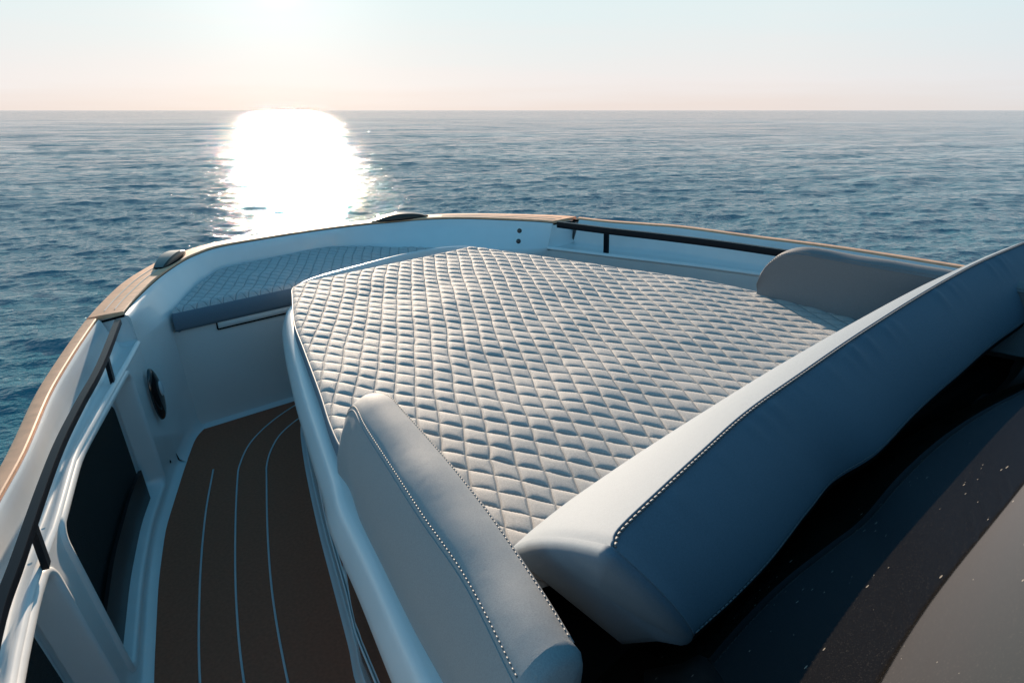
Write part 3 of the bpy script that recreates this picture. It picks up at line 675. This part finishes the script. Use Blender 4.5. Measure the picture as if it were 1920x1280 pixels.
# ------------------------------------------------------------------ bolsters
def stitches(path, step=.0105, ln=.0064, r=.0010, mb=None):
    P = np.asarray(path, float); L = np.r_[0, np.cumsum(np.linalg.norm(np.diff(P, axis=0), axis=1))]; mb = mb or MB(); s = 0.002
    while s + ln < L[-1]:
        a = np.array([np.interp(s, L, P[:, k]) for k in range(3)]); b = np.array([np.interp(s + ln, L, P[:, k]) for k in range(3)])
        t = b - a; t /= np.linalg.norm(t) + 1e-9; x_ = np.cross(t, [0, 0, 1.]); x_ /= np.linalg.norm(x_) + 1e-9; y_ = np.cross(x_, t)
        mb.box((a + b) / 2, (ln, r * 2, r * 2), [t, x_, y_]); s += step
    return mb
def bolster(side, inner, outer, zt, zb, yf, label):
    """inner/outer: (x,y) seams front->aft on the top; the front is a quarter ellipse"""
    skin = 'sunlit_vinyl' if side < 0 else 'shaded_vinyl'  # one upholstery, with its lit and shaded tones painted per side
    rt = root('bolster', label, 'bolster', group=None)
    I = cr(inner, 10); Q = cr(outer, 10); n = 70
    I = rs(I, n); Q = rs(Q, n)
    fronty = lambda y: yf - y
    rows = []; seam_i = []; seam_o = []; sti = []; sto = []
    s = -side
    for k in range(n):
        t = k / (n - 1)
        yi, yo = I[k, 1], Q[k, 1]
        def H(y):
            dd = np.clip((yf - y) / .21, 0, 1); return (1 - (1 - dd) ** 2.3) ** (1 / 2.1)
        hi, ho = H(yi), H(yo)
        zi = zb + (zt - zb) * hi; zo = zb + (zt - .010 - zb) * ho
        pi, po = np.array([I[k, 0], yi, zi]), np.array([Q[k, 0], yo, zo])
        wv = .0016 * math.sin(k * .21) + .0010 * math.sin(k * .43 + side)
        crown = .024 * min(1, .35 + .65 * hi) + wv * .8
        r = []
        zbi = -.015; zbo = -.10
        for q in (0, .25, .5, .75, .93): r.append(np.array([pi[0] + s * .0 - side * (-.010) * math.sin(math.pi * q), yi, zbi + (zi - .008 - zbi) * q]))
        r.append(pi + (side * .0015, 0, -.002)); i_seam = len(r) - 1
        for q in (.06, .16, .33, .5, .67, .84, .94): r.append(pi * (1 - q) + po * q + np.array([0, 0, crown * math.sin(math.pi * q) ** .7]))
        r.append(po + (-side * .0015, 0, -.002)); o_seam = len(r) - 1
        for q in (.07, .25, .5, .75, 1): r.append(np.array([po[0] + side * (.014 * math.sin(math.pi * min(q * 1.1, 1)) ** .8 + .036 * q), yo, zo - .004 + (zbo - zo) * q]))
        rows.append(r); seam_i.append(r[i_seam]); seam_o.append(r[o_seam]); sti.append(r[i_seam + 1]); sto.append(r[o_seam - 1])
    top = MB().grid([r[i_seam:o_seam + 1] for r in rows])
    inn = MB().grid([r[:i_seam + 1] for r in rows]); ou = MB().grid([r[o_seam:] for r in rows])
    e = rows[-1]; ctr = np.mean(e, axis=0)
    ringsE = [e, [q * .97 + ctr * .03 + np.array([0, -.018, 0]) for q in e], [q * .85 + ctr * .15 + np.array([0, -.030, 0]) for q in e], [q * .4 + ctr * .6 + np.array([0, -.036, 0]) for q in e], [ctr + np.array([0, -.037, 0])] * len(e)]
    endm = MB().grid(ringsE, closed_v=True)
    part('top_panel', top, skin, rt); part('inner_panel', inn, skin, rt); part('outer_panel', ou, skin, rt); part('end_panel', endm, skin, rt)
    si, so_ = np.array(seam_i), np.array(seam_o)
    st = MB()
    part('stitching', stitches(np.array(sti) + (0, 0, .0006), r=.0009), 'thread', rt); part('stitching', stitches(np.array(sto) + (0, 0, .0006), r=.0009), 'thread', rt)
    part('seam_welt', MB().tube(si + (0, 0, .0008), .0018, 6), skin, rt); part('seam_welt', MB().tube(so_ + (0, 0, .0008), .0018, 6), skin, rt)
    return rt
bolster(-1, [(-.885, .335), (-.882, .22), (-.90, .08), (-.93, -.12), (-.975, -.36), (-1.03, -.58), (-1.065, -.70)],
        [(-.962, .335), (-.972, .24), (-1.01, .10), (-1.045, -.08), (-1.085, -.29), (-1.118, -.49), (-1.175, -.70)], .162, 0.0, .338,
        'grey vinyl side bolster with sunlit top, nearest the camera beside the brown walkway')
bolster(1, [(.925, .335), (.930, .22), (.938, .08), (.95, -.12), (.975, -.36), (1.01, -.58), (1.04, -.70)],
        [(1.03, .335), (1.045, .24), (1.06, .08), (1.075, -.12), (1.10, -.36), (1.13, -.58), (1.16, -.70)], .203, 0.0, .338,
        'grey vinyl side bolster with shaded face, far side beside the starboard handrail')

# ------------------------------------------------------------------ backrest
br = root('backrest_cushion', 'long grey vinyl backrest across the aft end of the sun pad', 'backrest')
Fl = [(-.885, -.310), (-.80, -.288), (-.64, -.258), (-.362, -.225), (.129, -.178), (.60, -.150), (.979, -.128), (1.4, -.115)]
Tl = [(-.998, -.707), (-.966, -.687), (-.855, -.661), (-.70, -.628), (-.51, -.590), (-.262, -.560), (.026, -.528), (.388, -.496), (.69, -.476), (.958, -.468), (1.4, -.475)]
Bl = [(-.870, -.762), (-.75, -.752), (-.609, -.735), (-.43, -.700), (-.305, -.677), (-.134, -.683), (.10, -.665), (.363, -.638), (.70, -.612), (1.049, -.589), (1.4, -.575)]
Ul = [(-.868, -.628), (-.60, -.60), (0, -.55), (1.4, -.46)]
n = 260
def lx(tab, z):
    P = rs(cr(tab, 10), n); return np.c_[P, np.full(n, z)]
Fp, Tp, Bp, Up = lx(Fl, -.004), lx(Tl, .300), lx(Bl, .10), lx(Ul, -.02)
ZTOP = .300
front, backp, under = [], [], []
xs_ = np.linspace(0, 1, n)
pk = np.zeros(n); rg = np.random.default_rng(5)
for _ in range(46): c_, w_ = rg.uniform(0, 1), rg.uniform(.0035, .009); pk += rg.uniform(.3, 1) * np.exp(-((xs_ - c_) / w_) ** 2)
pk = pk / pk.max()
sag = .010 * np.sin(xs_ * 9) + .006 * np.sin(xs_ * 23 + 1)
for k in range(n):
    f, t, b, u_ = Fp[k], Tp[k], Bp[k], Up[k]
    nf = np.array([0, .62, .78]); nb_ = np.array([0, -.96, .25])
    r = [f * (1 - q) + t * q + nf * .020 * math.sin(math.pi * q) ** .8 + nf * (-.004 if False else 0) for q in (0, .05, .15, .3, .45, .6, .75, .88, .95)]
    r.append(t + nf * .002 - np.array([0, 0, .001])); front.append(r)
    r2 = []
    for q in (0, .04, .09, .15, .22, .3, .4, .5, .62, .74, .86, .95, 1):
        fold = pk[k] * .013 * math.exp(-((q - .10) / .13) ** 2)
        r2.append(t * (1 - q) + b * q + nb_ * (.026 * math.sin(math.pi * q) ** .75 + sag[k] * q * .6) + np.array([0, .3, 1.0]) * fold * .9)
    r2[0] = r[-1]; backp.append(r2)
    bb = r2[-1]; under.append([bb, bb * .94 + u_ * .06 + np.array([0, -.004, -.010]), bb * .6 + u_ * .4, u_, u_ * .4 + f * .6, f])
part('front_panel', MB().grid(front), 'vinyl', br); part('back_panel', MB().grid(backp), 'vinyl', br); part('under_panel', MB().grid(under), 'rubber', br)
# port end panel: loop of the first section, bulging outwards
loop = front[0] + backp[0][1:] + under[0][1:-1]; loop = np.array(loop); c_ = loop.mean(0)
rings = []
for s_, o_ in ((1, 0), (.985, .010), (.94, .020), (.8, .030), (.5, .036), (.2, .038), (.0, .038)):
    rings.append([q * s_ + c_ * (1 - s_) + np.array([-.95, -.25, .0]) * o_ for q in loop])
endp = MB().grid(rings, closed_v=True)
part('end_panel', endp, 'vinyl', br)
loop = np.array(front[-1] + backp[-1][1:] + under[-1][1:-1]); c_ = loop.mean(0)
part('end_panel', MB().grid([[q * s_ + c_ * (1 - s_) + np.array([1, 0, 0]) * o_ for q in loop] for s_, o_ in ((1, 0), (.94, .018), (.6, .03), (0, .034))], closed_v=True), 'vinyl', br)
st = MB()
tl = np.array([r[0] for r in backp])
stitches(tl + (0, -.0065, .0020), mb=st, step=.0125, ln=.0082, r=.0017)
part('stitching', st, 'thread', br)
bl = np.array([r[-2] for r in backp]); part('stitching', stitches(bl + np.array([0, -.0035, .0015]), step=.0115, ln=.007), 'thread', br)
part('seam_welt', MB().tube(tl + (0, 0, .001), .0026, 6), 'vinyl', br); part('seam_welt', MB().tube(np.array([backp[0][k] for k in range(13)]) + (-.001, 0, 0), .0016, 6), 'vinyl', br)

# ------------------------------------------------------------------ sea
def sea():
    cx, cy = float(cw[0]), float(cw[1]); h = float(cw[2])
    az0 = math.atan2(-cm[0, 2], -cm[1, 2])
    fine = np.radians(np.arange(-46, 46.01, .125)); coarse = np.radians(np.arange(47.5, 313, 1.5))
    az = np.r_[fine, coarse] + az0
    th = np.r_[np.radians(np.linspace(78, 45, 30)), np.radians(np.linspace(44.8, 12.0, 420)), np.radians(np.linspace(11.96, .6, 560)), np.radians(np.geomspace(.58, .012, 60))]
    r = h / np.tan(th)
    Rg, A = np.meshgrid(r, az, indexing='ij'); X = cx + Rg * np.sin(A); Y = cy + Rg * np.cos(A)
    dr = np.gradient(r); sp = np.maximum(np.abs(dr)[:, None], Rg * np.r_[np.full(len(fine), math.radians(.125)), np.full(len(coarse), math.radians(1.5))][None, :])
    rg = np.random.default_rng(21)
    Z = np.zeros_like(X); DX = np.zeros_like(X); DY = np.zeros_like(X); keep = np.zeros_like(X); tot = 0
    N = 96
    for k in range(N):
        lam = .12 * (30 / .12) ** ((k + rg.uniform(0, 1)) / N)
        wind = math.radians(24) if lam < 2 else math.radians(5)
        a = wind + rg.normal(0, .56 if lam < 2 else .5)
        slope = .027 * (1.0 if lam < .5 else max((.5 / lam) ** .55, .2))
        kk = 2 * math.pi / lam; amp = slope / kk; ph = rg.uniform(0, 6.28)
        wgt = np.clip((lam / sp - 1.9) / 1.6, 0, 1); cph = (X * math.sin(a) + Y * math.cos(a)) * kk + ph
        Z += wgt * amp * np.cos(cph); s_ = np.sin(cph) * amp * .95 * wgt; DX -= s_ * math.sin(a); DY -= s_ * math.cos(a)
        keep += wgt * slope ** 2; tot += slope ** 2
    far = np.sqrt(np.clip(1 - keep / tot, 0, 1))
    V = np.stack([X + DX, Y + DY, Z], -1).reshape(-1, 3)
    nr, na = X.shape; idx = np.arange(nr * na).reshape(nr, na); nx = np.roll(idx, -1, axis=1)
    Fq = np.stack([idx[:-1], nx[:-1], nx[1:], idx[1:]], -1).reshape(-1, 4)
    me = bpy.data.meshes.new('sea'); me.vertices.add(len(V)); me.vertices.foreach_set('co', V.astype(np.float32).ravel())
    me.loops.add(Fq.size); me.loops.foreach_set('vertex_index', Fq.astype(np.int32).ravel())
    me.polygons.add(len(Fq)); me.polygons.foreach_set('loop_start', np.arange(0, Fq.size, 4, dtype=np.int32)); me.polygons.foreach_set('loop_total', np.full(len(Fq), 4, np.int32))
    me.polygons.foreach_set('use_smooth', [True] * len(Fq))
    me.update(calc_edges=True); me.validate()
    at_ = me.attributes.new('far', 'FLOAT', 'POINT'); at_.data.foreach_set('value', far.astype(np.float32).ravel())
    me.materials.append(M['water']); o = bpy.data.objects.new('sea', me); COL.objects.link(o)
    o['kind'] = 'structure'; o['label'] = 'rippled blue open sea with the sun glittering on it'; o['category'] = 'sea'
    if me.polygons[0].normal.z < 0: me.flip_normals()
sea()
for o in SC.objects:
    if 'base' in o: del o['base']
